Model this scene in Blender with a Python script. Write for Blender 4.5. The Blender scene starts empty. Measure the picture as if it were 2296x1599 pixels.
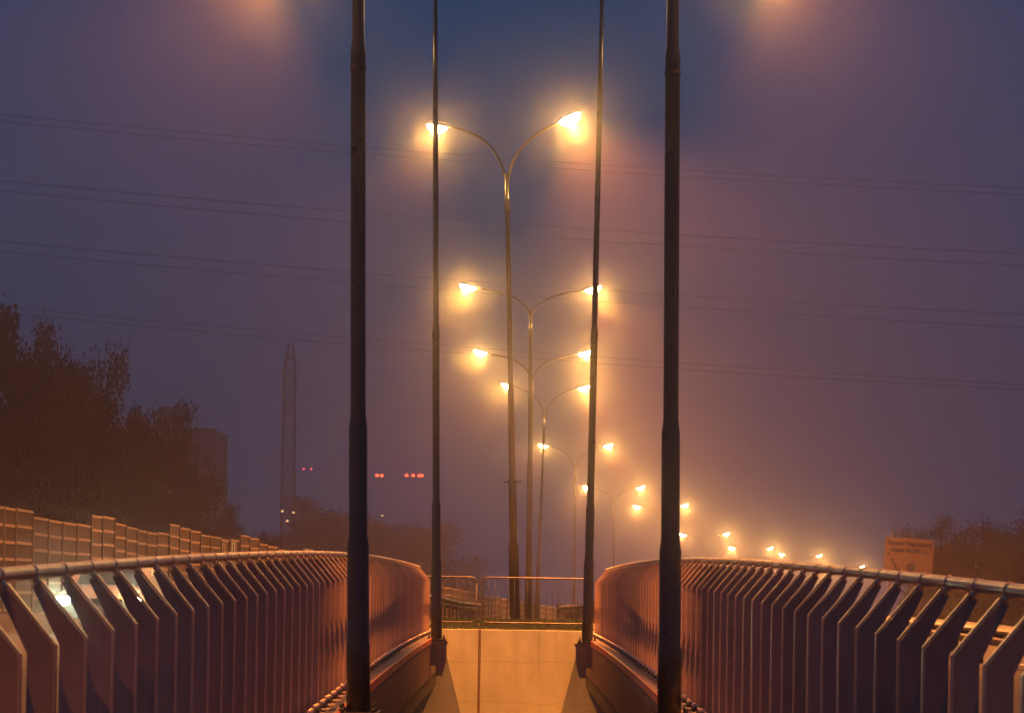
import bpy, math, random
import numpy as np
from mathutils import Vector, Matrix
rad = math.radians
random.seed(7)
scene = bpy.context.scene
C = scene.collection
# ------------------------------------------------------------------ camera
F = 5400.0; UC, VC = 1148.0, 1340.0; ROLL = 0.0165
cd = bpy.data.cameras.new('camera'); cam = bpy.data.objects.new('camera', cd); C.objects.link(cam)
cd.sensor_width = 36.0; cd.lens = F / 2296.0 * 36.0
cd.shift_y = (VC - 799.5) / 2296.0
cd.clip_start = 0.1; cd.clip_end = 4000
cd.dof.use_dof = True; cd.dof.focus_distance = 62.0; cd.dof.aperture_fstop = 9.0
cam.matrix_world = Matrix.Rotation(rad(90), 4, 'X') @ Matrix.Rotation(ROLL, 4, 'Z')
scene.camera = cam
def P(u, v, d):
    """photo pixel at distance d along the view -> point in the world"""
    a = (u - UC) / F * d; b = (VC - v) / F * d
    return Vector((a * math.cos(ROLL) - b * math.sin(ROLL), d, a * math.sin(ROLL) + b * math.cos(ROLL)))
# ------------------------------------------------------------------ sky at late dusk
DUSK = (0.0, 0.22, 0.54, 1)
SUN_EL, SUN_ROT = rad(-1.5), rad(180)
w = bpy.data.worlds.new('World'); scene.world = w; w.use_nodes = True
nt = w.node_tree; nt.nodes.clear()
o = nt.nodes.new('ShaderNodeOutputWorld'); bg = nt.nodes.new('ShaderNodeBackground')
sk = nt.nodes.new('ShaderNodeTexSky'); sk.sky_type = 'NISHITA'; sk.sun_disc = False
sk.sun_elevation = SUN_EL; sk.sun_rotation = SUN_ROT; sk.air_density = 1.0; sk.dust_density = 0.3; sk.ozone_density = 4.0
hs = nt.nodes.new('ShaderNodeMix'); hs.data_type = 'RGBA'; hs.blend_type = 'MULTIPLY'; hs.inputs['Factor'].default_value = 1.0
hs.inputs[7].default_value = (0.62, 0.76, 1.0, 1)
bg.inputs['Strength'].default_value = 0.15
nt.links.new(sk.outputs[0], hs.inputs[6]); ac = nt.nodes.new('ShaderNodeMix'); ac.data_type = 'RGBA'; ac.blend_type = 'ADD'; ac.inputs['Factor'].default_value = 1.0
ac.inputs[7].default_value = DUSK      # even blue glow of the overcast dusk, all round
nt.links.new(hs.outputs[2], ac.inputs[6]); nt.links.new(ac.outputs[2], bg.inputs['Color']); nt.links.new(bg.outputs[0], o.inputs['Surface'])
scene.view_settings.view_transform = 'Standard'; scene.view_settings.look = 'None'
scene.view_settings.exposure = 0.0; scene.view_settings.gamma = 1.0
scene.render.engine = 'CYCLES'
cy = scene.cycles
cy.use_denoising = True; cy.max_bounces = 6; cy.diffuse_bounces = 2; cy.glossy_bounces = 2; cy.transmission_bounces = 3
cy.volume_bounces = 1; cy.transparent_max_bounces = 6; cy.sample_clamp_indirect = 4.0; cy.use_adaptive_sampling = False
SODIUM = (1.0, 0.275, 0.05)
LAMP_W = 15000.0
SPOT = 138
GLOW_W = 720.0
GLOWC = (1.0, 0.48, 0.09)
HAZE_D = 0.0006
HALO_D = 0.0014
HALO_G = 0.984
# ------------------------------------------------------------------ materials
def mat(name, col, rough=0.6, metal=0.0, noise=0.0, scale=4.0, bump=0.0, bscale=30.0, spec=0.5, stretch=None, col2=None, emit=None, estr=0, rand=0):
    m = bpy.data.materials.new(name); m.use_nodes = True
    n = m.node_tree.nodes; l = m.node_tree.links; b = n['Principled BSDF']
    b.inputs['Base Color'].default_value = (*col, 1); b.inputs['Roughness'].default_value = rough
    b.inputs['Metallic'].default_value = metal; b.inputs['Specular IOR Level'].default_value = spec
    if noise or bump:
        tc = n.new('ShaderNodeTexCoord'); mp = n.new('ShaderNodeMapping'); l.new(tc.outputs['Object'], mp.inputs[0])
        if stretch: mp.inputs['Scale'].default_value = stretch
    if noise:
        t = n.new('ShaderNodeTexNoise'); t.inputs['Scale'].default_value = scale; t.inputs['Detail'].default_value = 6; t.inputs['Roughness'].default_value = 0.62
        l.new(mp.outputs[0], t.inputs['Vector'])
        r = n.new('ShaderNodeValToRGB'); c2 = col2 or tuple(c * (1 - noise) for c in col)
        r.color_ramp.elements[0].position = 0.3; r.color_ramp.elements[1].position = 0.7
        r.color_ramp.elements[0].color = (*c2, 1); r.color_ramp.elements[1].color = (*col, 1)
        l.new(t.outputs['Fac'], r.inputs[0]); l.new(r.outputs[0], b.inputs['Base Color'])
        mr = n.new('ShaderNodeMapRange'); mr.inputs['To Min'].default_value = min(1, rough + 0.12); mr.inputs['To Max'].default_value = max(0.05, rough - 0.12)
        l.new(t.outputs['Fac'], mr.inputs[0]); l.new(mr.outputs[0], b.inputs['Roughness'])
    if bump:
        t2 = n.new('ShaderNodeTexNoise'); t2.inputs['Scale'].default_value = bscale; t2.inputs['Detail'].default_value = 4
        l.new(mp.outputs[0], t2.inputs['Vector'])
        bp = n.new('ShaderNodeBump'); bp.inputs['Strength'].default_value = bump; bp.inputs['Distance'].default_value = 0.02
        l.new(t2.outputs['Fac'], bp.inputs['Height']); l.new(bp.outputs[0], b.inputs['Normal'])
    if rand:
        oi = n.new('ShaderNodeObjectInfo'); m2 = n.new('ShaderNodeMapRange'); m2.inputs['To Min'].default_value = 1 - rand; m2.inputs['To Max'].default_value = 1 + rand; l.new(oi.outputs['Random'], m2.inputs[0])
        sc_ = n.new('ShaderNodeVectorMath'); sc_.operation = 'SCALE'; src_ = b.inputs['Base Color'].links[0].from_socket; l.new(src_, sc_.inputs[0]); l.new(m2.outputs[0], sc_.inputs['Scale']); l.new(sc_.outputs[0], b.inputs['Base Color'])
    if emit:
        b.inputs['Emission Color'].default_value = (*emit, 1); b.inputs['Emission Strength'].default_value = estr
    return m
M = {}
M['flange'] = mat('light-painted post edge steel', (0.8, 0.56, 0.40), 0.32, 0.3, 0.35, 9, rand=.18)  # paler than the fins: lamplight on the edges is put into the colour
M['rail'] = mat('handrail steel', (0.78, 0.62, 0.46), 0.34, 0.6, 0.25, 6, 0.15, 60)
M['fin'] = mat('painted post steel', (0.46, 0.31, 0.25), 0.42, 0.1, 0.4, 5, 0.15, 40, stretch=(1, 1, .3), rand=.16)
M['bolt'] = mat('zinc bolt cap', (0.62, 0.5, 0.38), 0.22, 0.35)
M['redpaint'] = mat('red girder paint', (0.095, 0.036, 0.04), 0.5, 0.0, 0.45, 1.6, 0.1, 20, stretch=(1, 2.2, 0.35))
M['rededge'] = mat('bright red edge paint', (0.40, 0.07, 0.045), 0.45, 0, 0.2, 5)
M['shade_band'] = mat('underdeck shade paint', (0.03, 0.03, 0.035), 0.6, 0, 0.3, 3)  # near-black colour stands for the unlit band below the girder
M['concrete'] = mat('pale concrete', (0.46, 0.42, 0.37), 0.85, 0, 0.35, 2.2, 0.25, 18)
M['ledge'] = mat('kerb concrete', (0.30, 0.26, 0.23), 0.85, 0, 0.4, 7, 0.3, 50)
M['pole'] = mat('galvanised pole', (0.15, 0.14, 0.14), 0.32, 0.7, 0.3, 3, 0.06, 30, stretch=(1, 1, 0.3))
M['darkpole'] = mat('dark pole paint', (0.022, 0.032, 0.048), 0.3, 0.3, 0.2, 3, spec=.7)
M['sleeve'] = mat('black pole sleeve', (0.008, 0.009, 0.012), 0.85, spec=.1)
M['housing'] = mat('lamp housing', (0.2, 0.2, 0.21), 0.5, 0.3)
M['bowl'] = mat('lit sodium bowl', (0.9, 0.8, 0.6), 0.3, emit=(1.0, 0.78, 0.40), estr=30)
M['bowl'].cycles.emission_sampling = 'NONE'
M['asphalt'] = mat('asphalt', (0.055, 0.053, 0.05), 0.75, 0, 0.35, 3, 0.4, 120)
M['line'] = mat('road paint', (0.6, 0.58, 0.52), 0.6, 0, 0.3, 8)
M['grass'] = mat('grass green', (0.05, 0.075, 0.03), 0.9, 0, 0.45, 3)
M['soil'] = mat('rough ground', (0.06, 0.06, 0.045), 0.95, 0, 0.5, 0.6, 0.4, 4)
M['leaf'] = mat('leaf', (0.010, 0.024, 0.028), 0.8, 0, 0.4, 2)
M['bark'] = mat('bark', (0.05, 0.04, 0.03), 0.9, 0, 0.4, 6)
M['cassette'] = mat('noise barrier cassette', (0.040, 0.030, 0.026), 0.75, 0, 0.5, 5, 0.3, 30, stretch=(0.4, 0.4, 3), rand=.22)
M['cassette2'] = mat('darker noise barrier cassette', (0.028, 0.023, 0.022), 0.75, 0, 0.5, 5, 0.3, 30, stretch=(0.4, 0.4, 3), rand=.22)
M['stripe'] = mat('pale cassette lip', (0.26, 0.21, 0.155), 0.6, 0, 0.3, 9)
M['post'] = mat('steel barrier post', (0.07, 0.07, 0.075), 0.5, 0.4)
M['barglass'] = mat('tinted acrylic', (0.06, 0.07, 0.08), 0.15, 0)
M['galv'] = mat('galvanised rail', (0.12, 0.11, 0.105), 0.5, 0.6, 0.3, 5)
M['lattice'] = mat('pylon steel', (0.03, 0.03, 0.035), 0.8)
M['wire'] = mat('power cable', (0.03, 0.03, 0.03), 0.6)
M['wallfar'] = mat('grey apartment wall', (0.17, 0.165, 0.16), 0.9, 0, 0.25, 0.5)
M['darkglass'] = mat('dark window', (0.02, 0.025, 0.03), 0.12)
M['signface'] = mat('yellow sign face', (0.17, 0.105, 0.075), 0.5, 0, 0.12, 3)
M['signink'] = mat('sign lettering', (0.02, 0.025, 0.04), 0.6)
M['signline'] = mat('sign map lines', (0.16, 0.09, 0.04), 0.6)
M['carpaint'] = mat('silver car paint', (0.35, 0.36, 0.37), 0.3, 0.5)
M['tyre'] = mat('tyre rubber', (0.02, 0.02, 0.02), 0.85)
M['trim'] = mat('black trim', (0.02, 0.02, 0.022), 0.5)
M['headlight'] = mat('lit headlight', (0.9, 0.9, 0.9), 0.2, emit=(0.95, 1.0, 0.78), estr=60)
M['redlight'] = mat('lit red lens', (0.8, 0.1, 0.05), 0.3, emit=(1.0, 0.06, 0.02), estr=5.5)
M['dimred'] = mat('dim red lens', (0.8, 0.1, 0.1), 0.3, emit=(1.0, 0.05, 0.08), estr=5)
M['farlamp'] = mat('far lit lamp', (0.8, 0.7, 0.4), 0.3, emit=(1.0, 0.55, 0.22), estr=1.3)
# ------------------------------------------------------------------ mesh helpers
class MB:
    def __init__(s): s.v = []; s.f = []; s.m = []; s.mi = 0; s.sm = []
    def add(s, vs, fs, smooth=False):
        k = len(s.v); s.v += [tuple(p) for p in vs]
        for f in fs: s.f.append(tuple(i + k for i in f)); s.m.append(s.mi); s.sm.append(smooth)
        return s
    def box(s, x0, x1, y0, y1, z0, z1):
        return s.add([(x, y, z) for z in (z0, z1) for x, y in ((x0, y0), (x1, y0), (x1, y1), (x0, y1))],
                     [(3, 2, 1, 0), (4, 5, 6, 7), (0, 1, 5, 4), (1, 2, 6, 5), (2, 3, 7, 6), (3, 0, 4, 7)])
    def tube(s, pts, r, n=10, cap=True):
        pts = [Vector(p) for p in pts]; rs = r if isinstance(r, (list, tuple)) else [r] * len(pts)
        vs = []; ref = None
        for i, p in enumerate(pts):
            t = (pts[min(i + 1, len(pts) - 1)] - pts[max(i - 1, 0)]).normalized()
            if ref is None: ref = Vector((0, 1, 0)) if abs(t.y) < 0.9 else Vector((1, 0, 0))
            a = (ref - t * ref.dot(t)).normalized(); b = t.cross(a); ref = a
            for k in range(n):
                q = 2 * math.pi * k / n; vs.append(p + (a * math.cos(q) + b * math.sin(q)) * rs[i])
        fs = [(i * n + k, i * n + (k + 1) % n, (i + 1) * n + (k + 1) % n, (i + 1) * n + k) for i in range(len(pts) - 1) for k in range(n)]
        s.add(vs, fs, True)
        if cap:
            k0 = len(s.v) - len(vs)
            s.f.append(tuple(k0 + k for k in reversed(range(n)))); s.m.append(s.mi); s.sm.append(False)
            s.f.append(tuple(k0 + (len(pts) - 1) * n + k for k in range(n))); s.m.append(s.mi); s.sm.append(False)
        return s
    def lathe(s, prof, n=20, c=(0, 0, 0)):
        vs = [(c[0] + r * math.cos(2 * math.pi * k / n), c[1] + r * math.sin(2 * math.pi * k / n), c[2] + z) for r, z in prof for k in range(n)]
        fs = [(i * n + k, i * n + (k + 1) % n, (i + 1) * n + (k + 1) % n, (i + 1) * n + k) for i in range(len(prof) - 1) for k in range(n)]
        return s.add(vs, fs, True)
    def ell(s, c, rx, ry, rz, n=14, m=8, zmin=-1, zmax=1):
        prof = []
        vs = []
        a0, a1 = math.asin(zmin), math.asin(zmax)
        for i in range(m + 1):
            a = a0 + (a1 - a0) * i / m
            for k in range(n):
                q = 2 * math.pi * k / n
                vs.append((c[0] + rx * math.cos(a) * math.cos(q), c[1] + ry * math.cos(a) * math.sin(q), c[2] + rz * math.sin(a)))
        fs = [(i * n + k, i * n + (k + 1) % n, (i + 1) * n + (k + 1) % n, (i + 1) * n + k) for i in range(m) for k in range(n)]
        return s.add(vs, fs, True)
    def mesh(s, name, mats):
        me = bpy.data.meshes.new(name); me.from_pydata(s.v, [], s.f)
        for m in (mats if isinstance(mats, (list, tuple)) else [mats]): me.materials.append(m)
        me.polygons.foreach_set('material_index', s.m); me.polygons.foreach_set('use_smooth', s.sm); me.update()
        return me
    def build(s, name, mats, parent=None, loc=(0, 0, 0)):
        return link(name, s.mesh(name, mats), parent, loc)
def link(name, data, parent=None, loc=(0, 0, 0), rot=None):
    ob = bpy.data.objects.new(name, data); C.objects.link(ob); ob.location = loc
    if rot: ob.rotation_euler = rot
    if parent: ob.parent = parent
    return ob
def tag(o, label, cat, group=None):
    o['label'] = label; o['category'] = cat
    if group: o['group'] = group
    return o
def root(name, loc, label, cat, group=None, rot=None):
    o = bpy.data.objects.new(name, None); C.objects.link(o); o.location = loc; o.empty_display_size = 0.3
    if rot: o.rotation_euler = rot
    return tag(o, label, cat, group)
def struct(o, kind='structure'): o['kind'] = kind; return o
def bevel(o, w=0.004, seg=2):
    b = o.modifiers.new('bevel', 'BEVEL'); b.width = w; b.segments = seg; b.limit_method = 'ANGLE'; return o
# ------------------------------------------------------------------ profiles measured from the photograph
_d = np.array([-40, -10, 2.0, 8.9, 12.5, 16, 20.3, 25, 30.3, 40, 50, 54])
_z = np.array([-1.9, -0.86, -0.46, -0.235, -0.132, -0.04, 0.055, 0.145, 0.225, 0.318, 0.352, 0.350])
_pf = np.polyfit(_d, _z, 5)
def fold(d): return float(np.polyval(_pf, d))
def deck(d): return fold(d) - 1.17
CL = [(54, 0, -0.73), (57, 0, -0.63), (62, 0.0, -0.61), (88, 0.6, -1.15), (108, 1.1, -1.5), (128, 1.9, -1.8), (170, 4.5, -2.7), (201, 8.5, -3.6),
      (232, 14.3, -4.5), (260, 20.8, -5.6), (290, 28.8, -6.6), (317, 37.5, -7.4), (342, 46.0, -8.2), (420, 78, -10.0)]
def cl(d):
    ds = [c[0] for c in CL]
    return float(np.interp(d, ds, [c[1] for c in CL])), float(np.interp(d, ds, [c[2] for c in CL]))
LOW = -6.5
# ------------------------------------------------------------------ ground and roads
mb = MB()
gx = [-260, -60, -22, -17, 17, 22, 60, 300]
ys = [-60, 40, 53.9, 54.1, 62, 88, 108, 128, 150, 170, 201, 232, 260, 290, 317, 342, 380, 420, 700, 1500]
vs = []
for y in ys:
    c, z = cl(min(max(y, 54), 420))
    up = y >= 54.05
    for k, x in enumerate(gx):
        if up:
            edge = (k in (3, 4)); mid = k in (2, 5)
            zz = z - 0.06 if edge else (min(z - 2.0, z) if mid else LOW - 4.5)
            xx = x + (c if 1 < k < 6 else 0)
            if y > 430: zz, xx = -11 - 0.0 * y, x * (1 + (y - 430) / 300)
        else: zz, xx = LOW, x
        vs.append((xx, y, zz))
n = len(gx)
mb.add(vs, [(i * n + k, i * n + k + 1, (i + 1) * n + k + 1, (i + 1) * n + k) for i in range(len(ys) - 1) for k in range(n - 1)])
struct(mb.build('ground', M['soil']))
def strip(name, x0f, x1f, d0, d1, zf, m, step=4.0, thick=None):
    b = MB(); k = int((d1 - d0) / step) + 1; vs = []
    for i in range(k + 1):
        d = d0 + (d1 - d0) * i / k; z = zf(d); vs += [(x0f(d), d, z), (x1f(d), d, z)]
        if thick: vs += [(x1f(d), d, z - thick), (x0f(d), d, z - thick)]
    q = 4 if thick else 2
    if thick:
        fs = [(i * q + a, i * q + (a + 1) % 4, (i + 1) * q + (a + 1) % 4, (i + 1) * q + a) for i in range(k) for a in range(4)]
        fs += [(3, 2, 1, 0), (k * q, k * q + 1, k * q + 2, k * q + 3)]
    else: fs = [(i * 2, i * 2 + 1, i * 2 + 3, i * 2 + 2) for i in range(k)]
    return b.add(vs, fs), name, m
def roadz(d): return deck(d) + 0.02 if d <= 54 else float(np.interp(d, [54, 58], [deck(54) + 0.02, cl(58)[1]])) if d < 58 else cl(d)[1]
for sgn in (-1, 1):
    a = (lambda d: (cl(d)[0] if d > 54 else 0) + sgn * (2.25 if d <= 54 else 1.9)); b_ = (lambda d: (cl(d)[0] if d > 54 else 0) + sgn * 14.3)
    f0, f1 = (a, b_) if sgn > 0 else (b_, a)
    s_, nm, m_ = strip('road', f0, f1, -35, 420, lambda d: roadz(d) + 0.004, M['asphalt'])
    struct(s_.build('road', m_))
    s_, nm, m_ = strip('road_marking', lambda d: (cl(d)[0] if d > 54 else 0) + sgn * 2.9 - 0.08, lambda d: (cl(d)[0] if d > 54 else 0) + sgn * 2.9 + 0.08, -35, 420, lambda d: roadz(d) + 0.01, M['line'])
    struct(s_.build('road_marking', m_))
    mbd = MB(); d = -30
    while d < 400:
        c = (cl(d)[0] if d > 54 else 0) + sgn * 7.5
        c2 = (cl(d + 3)[0] if d + 3 > 54 else 0) + sgn * 7.5
        mbd.add([(c - .07, d, roadz(d) + .011), (c + .07, d, roadz(d) + .011), (c2 + .07, d + 3, roadz(d + 3) + .011), (c2 - .07, d + 3, roadz(d + 3) + .011)], [(0, 1, 2, 3)]); d += 9
    struct(mbd.build('lane_marking', M['line']))
s_, nm, m_ = strip('median', lambda d: (cl(d)[0] if d > 54.4 else 0) - 1.9, lambda d: (cl(d)[0] if d > 54.4 else 0) + 1.9, 54.35, 420, lambda d: cl(d)[1] + 0.02, M['grass'], 3.0)
struct(s_.build('median_grass', m_))
# grass blades
mb = MB()
for i in range(9000):
    d = 54.45 + random.random() ** 1.8 * 30; c, z = cl(d); x = c + random.uniform(-1.85, 1.85)
    h = random.uniform(.03, .09) * (2.2 if random.random() < .03 else 1); a = random.uniform(0, 6.28); wd = .006 + .0002 * d
    lx, ly = math.cos(a) * h * .4, math.sin(a) * h * .4
    mb.add([(x - wd, d, z + .01), (x + wd, d, z + .01), (x + lx, d + ly, z + .02 + h)], [(0, 1, 2)])
struct(tag(mb.build('grass', M['grass']), 'short dark grass strip on top of the concrete wall between the roads', 'grass'), 'stuff')
# ------------------------------------------------------------------ abutment wall between the decks
W = root('retaining_wall', (0, 54, LOW), 'orange lit concrete wall closing the gap between the two bridges', 'wall')
def wz(x): return -0.715
mb = MB()
JX = P(1075, 1450, 54).x
mb.box(-9, JX - 0.03, 0, 0.34, 0, -0.722 - LOW); mb.box(JX + 0.03, 9, 0, 0.34, 0, -0.722 - LOW); mb.mi = 1; mb.box(JX - 0.0295, JX + 0.0295, 0.012, 0.34, 0, -0.726 - LOW)
wall_m = mat('stained wall concrete', (0.58, 0.61, 0.42), 0.85, 0, 0.36, 1.3, 0.25, 14, stretch=(1, 1, 0.5))
nn = wall_m.node_tree.nodes; ll = wall_m.node_tree.links
b = nn['Principled BSDF']; src = b.inputs['Base Color'].links[0].from_socket
tc = nn.new('ShaderNodeTexCoord'); sp = nn.new('ShaderNodeSeparateXYZ'); ll.new(tc.outputs['Object'], sp.inputs[0])
def seam(zc, wd, amp, depth):
    """a wavy pour joint: darker line at height zc"""
    t = nn.new('ShaderNodeTexNoise'); t.inputs['Scale'].default_value = 1.1; ll.new(tc.outputs['Object'], t.inputs['Vector'])
    m1 = nn.new('ShaderNodeMath'); m1.operation = 'MULTIPLY_ADD'; m1.inputs[1].default_value = amp; m1.inputs[2].default_value = zc - amp * .5
    ll.new(t.outputs['Fac'], m1.inputs[0])
    m2 = nn.new('ShaderNodeMath'); m2.operation = 'SUBTRACT'; ll.new(sp.outputs['Z'], m2.inputs[0]); ll.new(m1.outputs[0], m2.inputs[1])
    m3 = nn.new('ShaderNodeMath'); m3.operation = 'ABSOLUTE'; ll.new(m2.outputs[0], m3.inputs[0])
    mr = nn.new('ShaderNodeMapRange'); mr.inputs['From Min'].default_value = 0; mr.inputs['From Max'].default_value = wd
    mr.inputs['To Min'].default_value = depth; mr.inputs['To Max'].default_value = 1; ll.new(m3.outputs[0], mr.inputs[0]); return mr.outputs[0]
def drip(xc, wd, depth, ztop, zbot):
    t = nn.new('ShaderNodeTexNoise'); t.inputs['Scale'].default_value = 3; ll.new(tc.outputs['Object'], t.inputs['Vector'])
    m1 = nn.new('ShaderNodeMath'); m1.operation = 'MULTIPLY_ADD'; m1.inputs[1].default_value = .09; m1.inputs[2].default_value = xc - .045; ll.new(t.outputs['Fac'], m1.inputs[0])
    m2 = nn.new('ShaderNodeMath'); m2.operation = 'SUBTRACT'; ll.new(sp.outputs['X'], m2.inputs[0]); ll.new(m1.outputs[0], m2.inputs[1])
    m3 = nn.new('ShaderNodeMath'); m3.operation = 'ABSOLUTE'; ll.new(m2.outputs[0], m3.inputs[0])
    mr = nn.new('ShaderNodeMapRange'); mr.interpolation_type = 'SMOOTHSTEP'; mr.inputs['From Max'].default_value = wd; mr.inputs['To Min'].default_value = 1 - depth; mr.inputs['To Max'].default_value = 1
    ll.new(m3.outputs[0], mr.inputs[0])
    m4 = nn.new('ShaderNodeMapRange'); m4.inputs['From Min'].default_value = zbot; m4.inputs['From Max'].default_value = ztop; ll.new(sp.outputs['Z'], m4.inputs[0])
    mx = nn.new('ShaderNodeMix'); ll.new(m4.outputs[0], mx.inputs['Factor']); mx.inputs[2].default_value = 1; ll.new(mr.outputs[0], mx.inputs[3]); return mx.outputs[0]
cur = src
for f_ in (seam(-1.44 - LOW, .022, .16, .78), seam(-2.35 - LOW, .03, .2, .86), drip(.62, .05, .22, -.72 - LOW, -2.2 - LOW), drip(1.0, .06, .15, -.72 - LOW, -1.7 - LOW),
           drip(.1, .12, .10, -.72 - LOW, -2.4 - LOW), drip(-1.1, .1, .1, -.72 - LOW, -2.6 - LOW)):
    vm = nn.new('ShaderNodeVectorMath'); vm.operation = 'SCALE'; ll.new(cur, vm.inputs[0]); ll.new(f_, vm.inputs['Scale']); cur = vm.outputs[0]
ll.new(cur, b.inputs['Base Color'])
bevel(mb.build('wall_face', [wall_m, mat('joint filler', (0.20, 0.13, 0.09), 0.9, 0, 0.3, 8)], W), 0.006)
# ------------------------------------------------------------------ the two bridges
def make_bridge(sgn):
    side = 'left' if sgn < 0 else 'right'
    B = root('bridge', (0, 0, 0), f'{side} road bridge with red edge girder and concrete ledge under the {side} railing', 'bridge', 'twin road bridges')
    X = lambda v: (lambda d: sgn * v)
    def st(nm, xa, xb, za, th, m, d0=-30, d1=53.95):
        if sgn < 0: xa, xb = xb, xa
        s_, _, _ = strip(nm, X(xa) if sgn > 0 else X(xa), X(xb), d0, d1, lambda d: deck(d) + za, m, 1.5, th)
        return s_.build(nm, m, B)
    st('deck_slab', 2.2, 14.8, 0.0, 0.35, M['concrete'])
    st('ledge', 1.60, 2.197, -0.01, 0.16, M['ledge'])
    st('edge_strip', 1.575, 1.598, -0.008, 0.10, M['rededge'])
    st('girder', 1.60, 1.64, -0.172, 0.60, M['redpaint'])
    st('under_girder_shade', 1.68, 1.95, -0.35, 0.80, M['shade_band'])  # dark strip put where shade falls under the deck edge
    st('outer_kerb', 14.3, 14.79, 0.15, 0.14, M['ledge'])
    # lamp brackets
    for d in PD:
        z = deck(d); mb = MB()
        xi, xo = sgn * 1.27, sgn * 1.66
        a, b_ = min(xi, xo), max(xi, xo)
        mb.box(a, b_, d - .16, d + .16, z - .12, z - .052)
        # tapering gusset under the seat
        for yy in (d - .13, d + .10):
            pr = [(sgn * 1.30, z - .122), (sgn * 1.60, z - .122), (sgn * 1.60, z - .55), (sgn * 1.50, z - .55), (sgn * 1.50, z - .75), (sgn * 1.38, z - .75), (sgn * 1.30, z - .45)]
            k = len(pr); vs = [(x, yy, zz) for x, zz in pr] + [(x, yy + .03, zz) for x, zz in pr]
            mb.add(vs, [tuple(range(k)), tuple(reversed(range(k, 2 * k)))] + [(i, (i + 1) % k, k + (i + 1) % k, k + i) for i in range(k)])
        mb.box(min(sgn * 1.33, sgn * 1.58), max(sgn * 1.33, sgn * 1.58), d - .098, d + .098, z - .5, z - .123)
        bevel(mb.build('bracket', M['fin'], B), .005)
    return B
PD = (-5.0, 22.6, 48.2)
for s in (-1, 1): make_bridge(s)
# ------------------------------------------------------------------ railings
def post_meshes(sgn):
    # local: x outwards * sgn, origin at fold point level z=0, base at -1.12
    pr = [(0.0, -1.12), (0.0, 0.0), (0.195, 0.235), (0.225, 0.215), (0.105, -0.03), (0.105, -1.12)]
    mb = MB(); k = len(pr); t = .006
    vs = [(sgn * x, -t, z) for x, z in pr] + [(sgn * x, t, z) for x, z in pr]
    # order kept convex enough by splitting plate into lower quad and upper blade
    mb.add(vs, [(0, 1, 4, 5), (1, 2, 3, 4), (11, 10, 7, 6), (10, 9, 8, 7)] + [(i, (i + 1) % k, k + (i + 1) % k, k + i) for i in range(k)])
    # flange along the inner edge
    tl = MB(); hw = .016; th = .011
    path = [(-.001, -1.12), (-.001, .004), (.192, .237)]; nrm = [(-1, 0), (-.93, .36), (-.77, .64)]
    vs = []
    for (x, z), (nx_, nz_) in zip(path, nrm):
        for yy, o_ in ((-hw, 0), (hw, 0), (hw, th), (-hw, th)): vs.append((sgn * (x + nx_ * o_), yy, z + nz_ * o_))
    tl.add(vs, [(i * 4 + a, i * 4 + (a + 1) % 4, (i + 1) * 4 + (a + 1) % 4, (i + 1) * 4 + a) for i in range(2) for a in range(4)] + [(3, 2, 1, 0), (8, 9, 10, 11)])
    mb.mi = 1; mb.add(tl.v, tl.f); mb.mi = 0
    # thin weld line at the fold
    mb.box(min(0, sgn * .105), max(0, sgn * .105), -t - .002, t + .002, -.036, -.031)
    post = mb.mesh('post', [M['fin'], M['flange']])
    b = MB(); x0, x1 = sorted((sgn * -.09, sgn * .14))
    b.box(x0, x1, -.15, .15, -1.145, -1.121)
    for xx in (-.055, .115):
        for yy in (-.11, .11) if xx < 0 else (-.11, .11):
            cc = (sgn * xx, yy, -1.121)
            b.lathe([(.034, 0), (.034, .006), (.026, .0065), (.026, .022)], 6, cc); b.mi = 1
            b.lathe([(.027, .02), (.026, .036), (.018, .05), (.0001, .055)], 12, cc); b.mi = 0
    base = b.mesh('base_plate', [M['trim'], M['bolt']])
    return post, base
def make_railing(sgn, d0, side):
    R = root('railing', (sgn * 1.8, 8, 0), f'{side} bridge railing of leaning steel fins under a round handrail', 'railing', 'bridge railings')
    ox, oy = R.location.x, R.location.y
    post, base = post_meshes(sgn)
    ds = [d0 + .68 * k for k in range(-4, 66) if d0 + .68 * k < 52.6]
    pts = [(sgn * 2.03 - ox, d - oy, fold(d) + .275) for d in np.arange(ds[0] - .5, ds[-1] + .2, .34)]
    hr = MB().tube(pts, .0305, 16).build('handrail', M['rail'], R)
    col = MB()
    for d in (0,):
        col.tube([(0, -.022, -.001), (0, .022, .001)], .0345, 16)
        col.tube([(sgn * -.035, 0, -.052), (sgn * -.012, 0, -.018)], .016, 8)
    colm = col.mesh('collar', M['rail'])
    for d in ds:
        p = link('post', post, R, (0, d - oy, fold(d)), (0, rad(random.uniform(-.25, .25)), rad(random.uniform(-1.6, 1.6))))
        link('base_plate', base, p)
        link('collar', colm, hr, (sgn * 2.03 - ox, d - oy, fold(d) + .275))
    return R
make_railing(-1, 8.80, 'left')
make_railing(1, 9.12, 'right')
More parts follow.
